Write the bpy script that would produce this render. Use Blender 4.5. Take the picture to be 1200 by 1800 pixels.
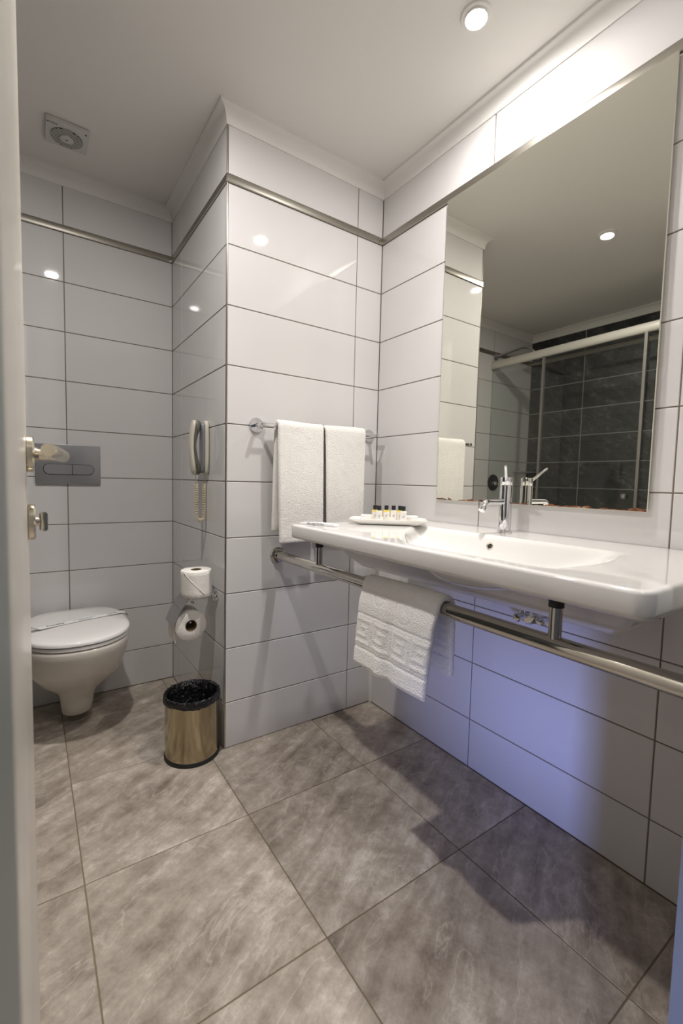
import bpy, math, random
from mathutils import Vector, Matrix, noise

for o in list(bpy.data.objects):
    bpy.data.objects.remove(o)
S = bpy.context.scene
COL = S.collection
R = math.radians

# ------------------------------------------------------------ camera
cam_d = bpy.data.cameras.new('camera')
cam = bpy.data.objects.new('camera', cam_d); COL.objects.link(cam)
cam_d.sensor_fit = 'VERTICAL'; cam_d.sensor_height = 36.0; cam_d.sensor_width = 24.0
cam_d.lens = 36.0 * 786.56 / 1800.0
cam_d.clip_start = 0.02
rx = Vector((0.821702766, -0.569442083, 0.023243889))
ry = Vector((0.019709563, 0.069153863, 0.997411287))
rz = -Vector((0.569575366, 0.819117487, -0.068047375))
CP = Vector((-1.2302, -1.514, 0.9788))
cam.matrix_world = Matrix(((rx.x, ry.x, rz.x, CP.x), (rx.y, ry.y, rz.y, CP.y), (rx.z, ry.z, rz.z, CP.z), (0, 0, 0, 1)))
cam_d.dof.use_dof = True; cam_d.dof.focus_distance = 1.35; cam_d.dof.aperture_fstop = 5.6
S.camera = cam

# ------------------------------------------------------------ world and lights
w = bpy.data.worlds.new('world'); S.world = w; w.use_nodes = True
bg = w.node_tree.nodes['Background']
bg.inputs[0].default_value = (0.80, 0.86, 1.0, 1); bg.inputs[1].default_value = 0.06

def area(name, loc, target, energy, color, size, size_y=None, shape='DISK'):
    l = bpy.data.lights.new(name, 'AREA'); l.energy = energy; l.color = color
    l.shape = shape; l.size = size
    if size_y: l.size_y = size_y
    o = bpy.data.objects.new(name, l); COL.objects.link(o); o.location = loc
    d = Vector(target) - Vector(loc)
    o.rotation_euler = d.to_track_quat('-Z', 'Y').to_euler()
    return o
WARM = (1.0, 0.962, 0.925)
L1 = (-0.2506, -0.6684); L2 = (-1.100, -0.385)
area('downlight_beam', (L1[0], L1[1], 2.186), (L1[0], L1[1], 0), 4.6, WARM, 0.055)
area('downlight_beam', (L2[0], L2[1], 2.186), (L2[0], L2[1], 0), 7.2, WARM, 0.055)
for (lx, ly), en in ((L1, 1.3), (L2, 1.35)):       # the reflector's brighter centre beam
    c_ = area('downlight_beam', (lx, ly, 2.185), (lx, ly, 0), en, WARM, 0.05); c_.data.spread = R(88)
# bluish light from an unseen source beyond the doorway, shaped into a low beam
wd = area('blue_doorway_beam', (-2.30, -2.62, 0.24), (0.0, -0.80, 0.27), 0.62, (0.32, 0.40, 1.0), 0.30, 0.22, 'RECTANGLE')
wd.data.spread = R(21)
# soft fill added just outside the door, unseen, cut off by the lintel
area('doorway_fill', (-0.66, -1.66, 2.17), (-0.66, -1.3, 0), 5.2, WARM, 0.14)

S.view_settings.view_transform = 'Standard'; S.view_settings.look = 'None'
S.view_settings.gamma = 1.0; S.view_settings.use_curve_mapping = False
S.view_settings.exposure = 0.54

# ------------------------------------------------------------ materials
def mat(name, color, rough=0.5, metal=0.0, spec=0.5, bump=None, vary=None, coat=0, trans=0, ior=1.5, emis=None, sheen=0):
    m = bpy.data.materials.new(name); m.use_nodes = True
    nt = m.node_tree; b = nt.nodes['Principled BSDF']
    b.inputs['Base Color'].default_value = (*color, 1)
    b.inputs['Roughness'].default_value = rough; b.inputs['Metallic'].default_value = metal
    b.inputs['Specular IOR Level'].default_value = spec; b.inputs['IOR'].default_value = ior
    b.inputs['Coat Weight'].default_value = coat; b.inputs['Transmission Weight'].default_value = trans
    b.inputs['Sheen Weight'].default_value = sheen
    if emis:
        b.inputs['Emission Color'].default_value = (*emis[0], 1); b.inputs['Emission Strength'].default_value = emis[1]
    tc = nt.nodes.new('ShaderNodeTexCoord')
    if bump:
        sc, st, dist = bump
        n = nt.nodes.new('ShaderNodeTexNoise'); n.inputs['Scale'].default_value = sc; n.inputs['Detail'].default_value = 4
        nt.links.new(tc.outputs['Object'], n.inputs['Vector'])
        bp = nt.nodes.new('ShaderNodeBump'); bp.inputs['Strength'].default_value = st; bp.inputs['Distance'].default_value = dist
        nt.links.new(n.outputs['Fac'], bp.inputs['Height']); nt.links.new(bp.outputs['Normal'], b.inputs['Normal'])
    if vary:
        sc, c2 = vary
        n = nt.nodes.new('ShaderNodeTexNoise'); n.inputs['Scale'].default_value = sc; n.inputs['Detail'].default_value = 5
        nt.links.new(tc.outputs['Object'], n.inputs['Vector'])
        mx = nt.nodes.new('ShaderNodeMix'); mx.data_type = 'RGBA'
        mx.inputs['A'].default_value = (*color, 1); mx.inputs['B'].default_value = (*c2, 1)
        nt.links.new(n.outputs['Fac'], mx.inputs['Factor']); nt.links.new(mx.outputs['Result'], b.inputs['Base Color'])
    return m

M = {}
M['tile'] = mat('white_glazed_tile', (0.69, 0.675, 0.668), 0.035, bump=(3.0, 0.06, 0.004))
M['grout'] = mat('brown_grout', (0.20, 0.165, 0.13), 0.9, bump=(300, 0.3, 0.001))
M['floor_grout'] = mat('tan_grout', (0.22, 0.175, 0.11), 0.9, bump=(200, 0.4, 0.001))
M['paint'] = mat('white_ceiling_paint', (0.80, 0.78, 0.75), 0.85)
M['cove'] = mat('white_cove_paint', (0.82, 0.80, 0.775), 0.6)
M['trim'] = mat('satin_steel_strip', (0.42, 0.395, 0.35), 0.30, 1.0)
M['chrome'] = mat('chrome', (0.74, 0.74, 0.76), 0.04, 1.0)
M['steel'] = mat('polished_steel_tube', (0.56, 0.54, 0.50), 0.08, 1.0)
M['flap'] = mat('dull_chrome_flap', (0.42, 0.41, 0.41), 0.10, 1.0)
M['brushed'] = mat('satin_stainless', (0.72, 0.66, 0.54), 0.22, 1.0)
M['bin'] = mat('mirror_polished_bin_steel', (0.42, 0.36, 0.24), 0.16, 1.0, bump=(14, 0.12, 0.01))
M['ceramic'] = mat('white_glazed_ceramic', (0.75, 0.73, 0.71), 0.05, coat=0.3)
M['wc'] = mat('ivory_glazed_ceramic', (0.66, 0.62, 0.56), 0.10)
M['lid'] = mat('white_gloss_plastic', (0.84, 0.815, 0.80), 0.10)
M['black'] = mat('black_rubber', (0.012, 0.012, 0.013), 0.5)
M['cap'] = mat('black_plastic_cap', (0.012, 0.013, 0.016), 0.35)
M['liner'] = mat('black_bin_liner_film', (0.006, 0.006, 0.007), 0.16, bump=(60, 1.0, 0.012))
M['terry'] = mat('white_terry', (0.93, 0.905, 0.865), 1.0, spec=0.1, bump=(300, 1.0, 0.0042), sheen=0.3)
M['terry2'] = mat('white_terry_thick', (0.96, 0.94, 0.92), 1.0, spec=0.1, bump=(300, 1.0, 0.0036), sheen=0.3)
M['tissue'] = mat('white_tissue', (0.86, 0.83, 0.78), 1.0, spec=0.1, bump=(120, 0.6, 0.002))
M['core'] = mat('brown_card_core', (0.16, 0.10, 0.045), 0.85)
M['phone'] = mat('cream_phone_plastic', (0.66, 0.62, 0.53), 0.32)
M['phone_grey'] = mat('grey_phone_plastic', (0.23, 0.235, 0.25), 0.35)
M['phone_dark'] = mat('olive_grey_phone_plastic', (0.13, 0.125, 0.10), 0.45)
M['plate'] = mat('matt_chrome_plastic', (0.36, 0.36, 0.375), 0.32, 0.6)
M['plate_button'] = mat('matt_chrome_button', (0.40, 0.40, 0.41), 0.30, 0.6)
M['fan'] = mat('white_fan_plastic', (0.62, 0.61, 0.58), 0.45)
M['dark'] = mat('dark_void', (0.02, 0.02, 0.018), 0.8)
M['porcelain'] = mat('white_porcelain_tray', (0.86, 0.84, 0.80), 0.08)
M['paper'] = mat('white_paper', (0.84, 0.83, 0.82), 0.75)
M['label'] = mat('white_bottle_label', (0.80, 0.76, 0.73), 0.6)
M['ink'] = mat('dark_ink', (0.03, 0.03, 0.035), 0.8)
M['blue_ink'] = mat('blue_grey_ink', (0.20, 0.22, 0.36), 0.8)
M['amber'] = mat('yellow_gel', (0.78, 0.60, 0.10), 0.12, spec=0.6)
M['clear'] = mat('pale_gel', (0.74, 0.70, 0.56), 0.12, spec=0.6)
M['door'] = mat('cream_lacquered_door', (0.80, 0.75, 0.67), 0.22)
M['jamb'] = mat('grey_lacquered_jamb', (0.20, 0.215, 0.20), 0.45)
M['mirror_edge'] = mat('polished_glass_edge', (0.80, 0.78, 0.66), 0.18)
M['wall_plain'] = mat('white_wall_paint', (0.62, 0.60, 0.58), 0.7)
M['silicone'] = mat('white_silicone', (0.72, 0.71, 0.70), 0.5)
M['cord'] = mat('cream_cord', (0.66, 0.58, 0.42), 0.45)
M['lamp'] = mat('lit_lamp_lens', (1, 1, 1), 0.5, emis=((1.0, 0.96, 0.92), 6.0))
def glass_mat():
    m = bpy.data.materials.new('shower_glass'); m.use_nodes = True; nt = m.node_tree
    t = nt.nodes.new('ShaderNodeBsdfTransparent'); t.inputs[0].default_value = (0.93, 0.95, 0.94, 1)
    g = nt.nodes.new('ShaderNodeBsdfGlossy'); g.inputs['Roughness'].default_value = 0.02
    mx = nt.nodes.new('ShaderNodeMixShader')
    mx.inputs[0].default_value = 0.05; nt.links.new(t.outputs[0], mx.inputs[1]); nt.links.new(g.outputs[0], mx.inputs[2])
    nt.links.new(mx.outputs[0], nt.nodes['Material Output'].inputs[0]); return m
M['glass'] = glass_mat()
M['alu'] = mat('white_aluminium_rail', (0.66, 0.64, 0.58), 0.3, 0.3)
M['alu_dark'] = mat('grey_aluminium_profile', (0.30, 0.29, 0.27), 0.35, 0.6)

def mirror_mat():
    m = bpy.data.materials.new('silvered_mirror'); m.use_nodes = True
    nt = m.node_tree; b = nt.nodes['Principled BSDF']
    b.inputs['Metallic'].default_value = 1; b.inputs['Roughness'].default_value = 0.0
    b.inputs['Base Color'].default_value = (0.84, 0.835, 0.76, 1)
    d = nt.nodes.new('ShaderNodeBsdfPrincipled'); d.inputs['Roughness'].default_value = 0.5
    tc = nt.nodes.new('ShaderNodeTexCoord'); sp = nt.nodes.new('ShaderNodeSeparateXYZ')
    nt.links.new(tc.outputs['Object'], sp.inputs[0])
    n = nt.nodes.new('ShaderNodeTexNoise'); n.inputs['Scale'].default_value = 34; n.inputs['Detail'].default_value = 3
    nt.links.new(tc.outputs['Object'], n.inputs['Vector'])
    # worn silvering along the bottom edge: height limit varies along the edge
    ma = nt.nodes.new('ShaderNodeMath'); ma.operation = 'MULTIPLY_ADD'
    ma.inputs[1].default_value = 0.026; ma.inputs[2].default_value = -0.0085
    nt.links.new(n.outputs['Fac'], ma.inputs[0])
    lt = nt.nodes.new('ShaderNodeMath'); lt.operation = 'LESS_THAN'
    nt.links.new(sp.outputs['Z'], lt.inputs[0]); nt.links.new(ma.outputs[0], lt.inputs[1])
    n2 = nt.nodes.new('ShaderNodeTexNoise'); n2.inputs['Scale'].default_value = 60
    nt.links.new(tc.outputs['Object'], n2.inputs['Vector'])
    cr = nt.nodes.new('ShaderNodeValToRGB')
    cr.color_ramp.elements[0].position = 0.35; cr.color_ramp.elements[0].color = (0.06, 0.02, 0.012, 1)
    cr.color_ramp.elements[1].position = 0.62; cr.color_ramp.elements[1].color = (0.30, 0.11, 0.04, 1)
    e = cr.color_ramp.elements.new(0.72); e.color = (0.55, 0.50, 0.36, 1)
    nt.links.new(n2.outputs['Fac'], cr.inputs[0]); nt.links.new(cr.outputs[0], d.inputs['Base Color'])
    # a few dried splashes on the glass
    v = nt.nodes.new('ShaderNodeTexVoronoi'); v.inputs['Scale'].default_value = 13
    nt.links.new(tc.outputs['Object'], v.inputs['Vector'])
    l2 = nt.nodes.new('ShaderNodeMath'); l2.operation = 'LESS_THAN'; l2.inputs[1].default_value = 0.022
    nt.links.new(v.outputs['Distance'], l2.inputs[0])
    m2 = nt.nodes.new('ShaderNodeMath'); m2.operation = 'MULTIPLY'; m2.inputs[1].default_value = 0.28
    nt.links.new(l2.outputs[0], m2.inputs[0])
    w_ = nt.nodes.new('ShaderNodeBsdfDiffuse'); w_.inputs[0].default_value = (0.7, 0.7, 0.65, 1)
    mxa = nt.nodes.new('ShaderNodeMixShader'); mxb = nt.nodes.new('ShaderNodeMixShader')
    nt.links.new(m2.outputs[0], mxa.inputs[0]); nt.links.new(b.outputs[0], mxa.inputs[1]); nt.links.new(w_.outputs[0], mxa.inputs[2])
    nt.links.new(lt.outputs[0], mxb.inputs[0]); nt.links.new(mxa.outputs[0], mxb.inputs[1]); nt.links.new(d.outputs[0], mxb.inputs[2])
    nt.links.new(mxb.outputs[0], nt.nodes['Material Output'].inputs[0])
    return m
M['mirror'] = mirror_mat()

def slate(name, stops, streak, rough, bumpst):
    m = bpy.data.materials.new(name); m.use_nodes = True
    nt = m.node_tree; L = nt.links; b = nt.nodes['Principled BSDF']
    tc = nt.nodes.new('ShaderNodeTexCoord'); oi = nt.nodes.new('ShaderNodeObjectInfo')
    mul = nt.nodes.new('ShaderNodeVectorMath'); mul.operation = 'SCALE'; mul.inputs['Scale'].default_value = 37.0
    cmb = nt.nodes.new('ShaderNodeCombineXYZ')
    for i in range(3): L.new(oi.outputs['Random'], cmb.inputs[i])
    L.new(cmb.outputs[0], mul.inputs[0])
    ad = nt.nodes.new('ShaderNodeVectorMath'); L.new(tc.outputs['Object'], ad.inputs[0]); L.new(mul.outputs[0], ad.inputs[1])
    # warp so that the veins wander
    wn = nt.nodes.new('ShaderNodeTexNoise'); wn.inputs['Scale'].default_value = 3.0; wn.inputs['Detail'].default_value = 3
    L.new(ad.outputs[0], wn.inputs['Vector'])
    ws = nt.nodes.new('ShaderNodeVectorMath'); ws.operation = 'SCALE'; ws.inputs['Scale'].default_value = 0.09
    L.new(wn.outputs['Color'], ws.inputs[0])
    wa = nt.nodes.new('ShaderNodeVectorMath'); L.new(ad.outputs[0], wa.inputs[0]); L.new(ws.outputs[0], wa.inputs[1])
    mp = nt.nodes.new('ShaderNodeMapping'); mp.inputs['Rotation'].default_value = (0, 0, R(streak)); 
    L.new(wa.outputs[0], mp.inputs['Vector'])
    mp2 = nt.nodes.new('ShaderNodeMapping'); mp2.inputs['Scale'].default_value = (1.4, 10.0, 5.0); L.new(mp.outputs[0], mp2.inputs['Vector'])
    n1 = nt.nodes.new('ShaderNodeTexNoise'); n1.inputs['Scale'].default_value = 2.2; n1.inputs['Detail'].default_value = 9; n1.inputs['Roughness'].default_value = 0.62
    L.new(mp2.outputs[0], n1.inputs['Vector'])
    n2 = nt.nodes.new('ShaderNodeTexNoise'); n2.inputs['Scale'].default_value = 16.0; n2.inputs['Detail'].default_value = 12; n2.inputs['Roughness'].default_value = 0.75
    L.new(wa.outputs[0], n2.inputs['Vector'])
    n4 = nt.nodes.new('ShaderNodeTexNoise'); n4.inputs['Scale'].default_value = 3.4; n4.inputs['Detail'].default_value = 3
    L.new(wa.outputs[0], n4.inputs['Vector'])
    m0 = nt.nodes.new('ShaderNodeMix'); m0.inputs['Factor'].default_value = 0.42
    L.new(n1.outputs['Fac'], m0.inputs[2]); L.new(n4.outputs['Fac'], m0.inputs[3])
    mx = nt.nodes.new('ShaderNodeMix'); mx.inputs['Factor'].default_value = 0.45
    L.new(m0.outputs[0], mx.inputs[2]); L.new(n2.outputs['Fac'], mx.inputs[3])
    cr = nt.nodes.new('ShaderNodeValToRGB'); els = cr.color_ramp.elements
    els[0].position, els[0].color = stops[0][0], (*stops[0][1], 1)
    els[1].position, els[1].color = stops[-1][0], (*stops[-1][1], 1)
    for p, c in stops[1:-1]:
        e = els.new(p); e.color = (*c, 1)
    L.new(mx.outputs[0], cr.inputs[0])
    # thin pale hairline veins
    n3 = nt.nodes.new('ShaderNodeTexNoise'); n3.inputs['Scale'].default_value = 4.2; n3.inputs['Detail'].default_value = 6
    mp3 = nt.nodes.new('ShaderNodeMapping'); mp3.inputs['Scale'].default_value = (0.8, 2.6, 1); L.new(mp.outputs[0], mp3.inputs['Vector'])
    L.new(mp3.outputs[0], n3.inputs['Vector'])
    s_ = nt.nodes.new('ShaderNodeMath'); s_.operation = 'SUBTRACT'; s_.inputs[1].default_value = 0.5; L.new(n3.outputs['Fac'], s_.inputs[0])
    a_ = nt.nodes.new('ShaderNodeMath'); a_.operation = 'ABSOLUTE'; L.new(s_.outputs[0], a_.inputs[0])
    vr = nt.nodes.new('ShaderNodeMapRange'); vr.inputs[1].default_value = 0.0; vr.inputs[2].default_value = 0.012
    vr.inputs[3].default_value = 0.6; vr.inputs[4].default_value = 0.0; L.new(a_.outputs[0], vr.inputs[0])
    mv = nt.nodes.new('ShaderNodeMath'); mv.operation = 'MULTIPLY'; L.new(vr.outputs[0], mv.inputs[0]); L.new(n2.outputs['Fac'], mv.inputs[1])
    mc = nt.nodes.new('ShaderNodeMix'); mc.data_type = 'RGBA'; L.new(mv.outputs[0], mc.inputs['Factor'])
    L.new(cr.outputs[0], mc.inputs['A']); mc.inputs['B'].default_value = (*stops[-1][1], 1)
    L.new(mc.outputs['Result'], b.inputs['Base Color'])
    b.inputs['Roughness'].default_value = rough
    bp = nt.nodes.new('ShaderNodeBump'); bp.inputs['Strength'].default_value = bumpst; bp.inputs['Distance'].default_value = 0.004
    L.new(mx.outputs[0], bp.inputs['Height']); L.new(bp.outputs['Normal'], b.inputs['Normal'])
    return m
M['floor'] = slate('grey_beige_slate_tile', [(0.37, (0.19, 0.152, 0.122)), (0.46, (0.33, 0.278, 0.228)), (0.53, (0.44, 0.382, 0.322)), (0.63, (0.72, 0.66, 0.59))], -28, 0.42, 0.5)
M['darktile'] = slate('charcoal_slate_tile', [(0.36, (0.017, 0.017, 0.018)), (0.48, (0.038, 0.038, 0.039)), (0.56, (0.066, 0.066, 0.067)), (0.66, (0.26, 0.26, 0.26))], -35, 0.35, 0.10)
M['grey_grout'] = mat('pale_grey_grout', (0.34, 0.33, 0.32), 0.9)

# ------------------------------------------------------------ mesh helpers
WLOC = {}
class MB:
    def __init__(s, T=None): s.v = []; s.f = []; s.T = T
    def add(s, vs, fs):
        n = len(s.v)
        s.v += [(s.T @ Vector(p)) if s.T else Vector(p) for p in vs]
        s.f += [tuple(i + n for i in f) for f in fs]
    def box(s, a, b, bev=0.0):
        x0, y0, z0 = [min(p, q) for p, q in zip(a, b)]; x1, y1, z1 = [max(p, q) for p, q in zip(a, b)]
        if bev <= 0:
            vs = [(x, y, z) for z in (z0, z1) for y in (y0, y1) for x in (x0, x1)]
            s.add(vs, [(0, 2, 3, 1), (4, 5, 7, 6), (0, 1, 5, 4), (2, 6, 7, 3), (0, 4, 6, 2), (1, 3, 7, 5)]); return
        # bevelled: rounded-rect loops stacked in z
        b_ = bev; n = 3
        loops = []
        def loop(ins, z):
            r = max(b_ - ins, 1e-5); L = []
            for cx, cy, a0 in ((x1 - b_, y1 - b_, 0), (x0 + b_, y1 - b_, 90), (x0 + b_, y0 + b_, 180), (x1 - b_, y0 + b_, 270)):
                for i in range(n + 1):
                    a_ = R(a0 + 90 * i / n); L.append((cx + r * math.cos(a_), cy + r * math.sin(a_), z))
            return L
        for i in range(n + 1):
            a_ = R(90 * i / n); loops.append(loop(b_ * (1 - math.sin(a_)), z0 + b_ * (1 - math.cos(a_))))
        for i in range(n + 1):
            a_ = R(90 * i / n); loops.append(loop(b_ * (1 - math.cos(a_)), z1 - b_ * (1 - math.sin(a_))))
        s.loft(loops)
    def loft(s, loops, cap0=True, cap1=True, closed=True):
        m = len(loops[0]); vs = [p for l in loops for p in l]; fs = []
        for i in range(len(loops) - 1):
            for j in range(m if closed else m - 1):
                k = (j + 1) % m
                fs.append((i * m + j, i * m + k, (i + 1) * m + k, (i + 1) * m + j))
        if cap0: fs.append(tuple(reversed(range(m))))
        if cap1: fs.append(tuple((len(loops) - 1) * m + j for j in range(m)))
        s.add(vs, fs)
    def tube(s, path, r, seg=16, cap=True, closed=False):
        P = [Vector(p) for p in path]; rs = r if isinstance(r, (list, tuple)) else [r] * len(P)
        n = len(P); loops = []; up = None
        for i in range(n):
            if closed: t = (P[(i + 1) % n] - P[i - 1]).normalized()
            else: t = (P[min(i + 1, n - 1)] - P[max(i - 1, 0)]).normalized()
            if up is None:
                up = Vector((0, 0, 1)) if abs(t.z) < 0.9 else Vector((1, 0, 0))
            a = (up - t * up.dot(t)).normalized(); b = t.cross(a); up = a
            loops.append([tuple(P[i] + (a * math.cos(2 * math.pi * k / seg) + b * math.sin(2 * math.pi * k / seg)) * rs[i]) for k in range(seg)])
        if closed: loops.append(loops[0]); cap = False
        s.loft(loops, cap, cap)
    def lathe(s, prof, c, axis='z', seg=32, cap=True):
        c = Vector(c); ax = {'x': Vector((1, 0, 0)), 'y': Vector((0, 1, 0)), 'z': Vector((0, 0, 1))}.get(axis) if isinstance(axis, str) else Vector(axis).normalized()
        u = Vector((0, 0, 1)) if abs(ax.z) < 0.9 else Vector((1, 0, 0))
        a = (u - ax * u.dot(ax)).normalized(); b = ax.cross(a)
        loops = [[tuple(c + ax * h + (a * math.cos(2 * math.pi * k / seg) + b * math.sin(2 * math.pi * k / seg)) * max(r, 1e-5)) for k in range(seg)] for r, h in prof]
        s.loft(loops, cap, cap)
    def build(s, name, m, parent=None, smooth=True, loc=None, angle=38):
        if parent is not None: org = Vector(WLOC[parent.name])
        else: org = Vector(loc) if loc is not None else Vector((0, 0, 0))
        me = bpy.data.meshes.new(name)
        me.from_pydata([tuple(p - org) for p in s.v], [], s.f); me.validate()
        o = bpy.data.objects.new(name, me); COL.objects.link(o)
        me.materials.append(M[m] if isinstance(m, str) else m)
        import bmesh
        bm = bmesh.new(); bm.from_mesh(me); bmesh.ops.recalc_face_normals(bm, faces=bm.faces); bm.to_mesh(me); bm.free()
        if smooth:
            me.polygons.foreach_set('use_smooth', [True] * len(me.polygons)); me.set_sharp_from_angle(angle=R(angle))
        if parent is not None: o.parent = parent
        else: o.location = org
        WLOC[o.name] = tuple(org)
        return o

def tag(o, label=None, cat=None, group=None, kind=None):
    if label: o['label'] = label
    if cat: o['category'] = cat
    if group: o['group'] = group
    if kind: o['kind'] = kind
    return o
def thing(name, loc, label=None, cat=None, group=None, kind=None):
    o = bpy.data.objects.new(name, None); COL.objects.link(o); o.location = loc; o.empty_display_size = 0.03
    WLOC[o.name] = tuple(loc); return tag(o, label, cat, group, kind)
def copy_tree(root, delta, rot=None):
    c = root.copy(); COL.objects.link(c); c.location = root.location + Vector(delta); WLOC[c.name] = tuple(c.location)
    for ch in root.children:
        d = ch.copy(); COL.objects.link(d); d.parent = c
        for g in ch.children:
            e = g.copy(); COL.objects.link(e); e.parent = d
    return c
def text_mesh(name, s, size, Tm, m, parent, extrude=0.0002):
    cu = bpy.data.curves.new(name + '_c', 'FONT'); cu.body = s; cu.size = size; cu.extrude = extrude
    cu.align_x = 'CENTER'; cu.align_y = 'CENTER'; cu.resolution_u = 2
    t = bpy.data.objects.new(name + '_c', cu); COL.objects.link(t)
    dg = bpy.context.evaluated_depsgraph_get()
    me = bpy.data.meshes.new_from_object(t.evaluated_get(dg))
    bpy.data.objects.remove(t); bpy.data.curves.remove(cu)
    org = Matrix.Translation(-Vector(WLOC[parent.name]))
    me.transform(org @ Tm); me.materials.clear(); me.materials.append(M[m])
    o = bpy.data.objects.new(name, me); COL.objects.link(o); o.parent = parent; WLOC[o.name] = WLOC[parent.name]
    return o
def frame(origin, ux, uy):
    ux = Vector(ux).normalized(); uy = Vector(uy).normalized(); uz = ux.cross(uy)
    o = Vector(origin)
    return Matrix(((ux.x, uy.x, uz.x, o.x), (ux.y, uy.y, uz.y, o.y), (ux.z, uy.z, uz.z, o.z), (0, 0, 0, 1)))

# ------------------------------------------------------------ room shell
A = 0.6716; B = 0.7075; XL = -2.217; YF = -1.31; H = 2.2
Z9 = 0.1697; RZ = [0.0] + [Z9 + 0.2 * k for k in range(9)]    # joints up to 1.7697
ZT0, ZT1, ZC = 1.9658, 1.9945, 2.147
rows = [(RZ[i], RZ[i + 1]) for i in range(9)] + [(RZ[9], ZT0 + 0.001), (ZT1 - 0.001, ZC + 0.01)]
J = 0.0017     # half joint
PR = 0.0016    # tile stands proud of the grout
tile_cache = {}
def tile_mesh(wd, ht, m, ch=0.0013):
    key = (round(wd, 4), round(ht, 4), m)
    if key in tile_cache: return tile_cache[key]
    a, b = wd / 2, ht / 2
    lv = [(a, b, -PR), (a, b, -ch * 0.7), (a - ch, b - ch, 0)]
    vs = []
    for x, y, z in lv: vs += [(-x, -y, z), (x, -y, z), (x, y, z), (-x, y, z)]
    fs = []
    for i in range(2):
        for j in range(4): fs.append((4 * i + j, 4 * i + (j + 1) % 4, 4 * i + 4 + (j + 1) % 4, 4 * i + 4 + j))
    fs.append((8, 9, 10, 11))
    me = bpy.data.meshes.new('tile'); me.from_pydata(vs, [], fs); me.materials.append(M[m]); tile_cache[key] = me
    return me
def tiled(name, slab_a, slab_b, org, u, joints, rws, tm, gm, tname='wall_tile'):
    mb = MB(); mb.box(slab_a, slab_b); wl = mb.build(name, gm, smooth=False); tag(wl, kind='structure')
    u = Vector(u); up = Vector((0, 0, 1)); org = Vector(org)
    T = frame((0, 0, 0), u, up); rot = T.to_euler()
    for i in range(len(joints) - 1):
        for z0, z1 in rws:
            u0, u1 = joints[i], joints[i + 1]
            jj = J * (1.7 if tm == 'darktile' else 1.0)
            me = tile_mesh(u1 - u0 - 2 * jj, z1 - z0 - 2 * jj, tm)
            o = bpy.data.objects.new(tname, me); COL.objects.link(o); o.parent = wl
            o.location = org + u * ((u0 + u1) / 2) + up * ((z0 + z1) / 2); o.rotation_euler = rot
    return wl
# frames: u x up must point into the room
tiled('wall_right', (PR, YF, 0), (0.05, 0.0, H), (0, 0, 0), (0, -1, 0), [0.0, 0.5477, 1.096, -YF], rows, 'tile', 'grout')
tiled('wall_back', (-A + PR, PR, 0), (0.05, 0.05, H), (0, 0, 0), (1, 0, 0), [-A, -0.1287, 0.0], rows, 'tile', 'grout')
tiled('wall_side', (-A + PR, 0.0505, 0), (-A + 0.05, B + 0.001, H), (-A, 0, 0), (0, -1, 0), [-B, -0.555, 0.0], rows, 'tile', 'grout')
tiled('wall_rear', (XL, B + PR, 0), (-A + 0.0, B + 0.05, H), (0, B, 0), (1, 0, 0), [XL, -1.725, -1.45, -1.1009, -A], rows, 'tile', 'grout')
tiled('wall_left', (XL - 0.05, YF, 0), (XL - PR, B + 0.05, H), (XL, 0, 0), (0, 1, 0), [YF, -0.826, -0.278, 0.27, B], rows, 'darktile', 'grey_grout')
# entry wall with the doorway the picture is taken through
mb = MB(); mb.box((XL - 0.05, YF - 0.10, 0), (-1.285, YF, H)); mb.box((-0.44, YF - 0.10, 0), (0.05, YF, H)); mb.box((-1.285, YF - 0.10, 2.02), (-0.44, YF, H))
tag(mb.build('wall_front', 'wall_plain', smooth=False), kind='structure')
mb = MB(); mb.box((-1.285, YF - 0.11, 0), (-1.2375, YF + 0.006, 2.02)); tag(mb.build('trim_1', 'jamb', smooth=False), kind='structure')
mb = MB(); mb.box((-0.49, YF - 0.11, 0), (-0.44, YF + 0.006, 2.02)); tag(mb.build('trim_2', 'jamb', smooth=False), kind='structure')
mb = MB(); mb.box((-1.2375, YF - 0.11, 1.98), (-0.49, YF + 0.006, 2.02)); tag(mb.build('trim_3', 'jamb', smooth=False), kind='structure')
mb = MB(); mb.box((XL - 0.05, YF - 0.11, H), (0.05, B + 0.05, H + 0.05)); tag(mb.build('ceiling', 'paint', smooth=False), kind='structure')

# floor with slate tiles
mb = MB(); mb.box((XL - 0.05, -2.6, -0.05), (0.05, B + 0.05, -PR)); fl = mb.build('floor', 'floor_grout', smooth=False); tag(fl, kind='structure')
FX = [0.0, -0.303, -0.7255, -1.1427, -1.567, -1.99, XL]; FY = [B, 0.497, 0.077, -0.3474, -0.7717, -1.187, -1.61, -2.03, -2.45]
for i in range(len(FX) - 1):
    for j in range(len(FY) - 1):
        x1, x0, y1, y0 = FX[i], FX[i + 1], FY[j], FY[j + 1]
        if j == 0 or j == 1:
            if x0 > -A: continue
            x1 = min(x1, -A)
        if j == 2:
            if x0 > -A: y1 = 0.0
        me = tile_mesh(x1 - x0 - 0.0030, y1 - y0 - 0.0030, 'floor', 0.0010)
        o = bpy.data.objects.new('floor_tile', me); COL.objects.link(o); o.parent = fl
        o.location = ((x0 + x1) / 2, (y0 + y1) / 2, 0)
        if random.Random(i * 17 + j * 5 + 3).random() > 0.5: o.rotation_euler = (0, 0, math.pi)

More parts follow.
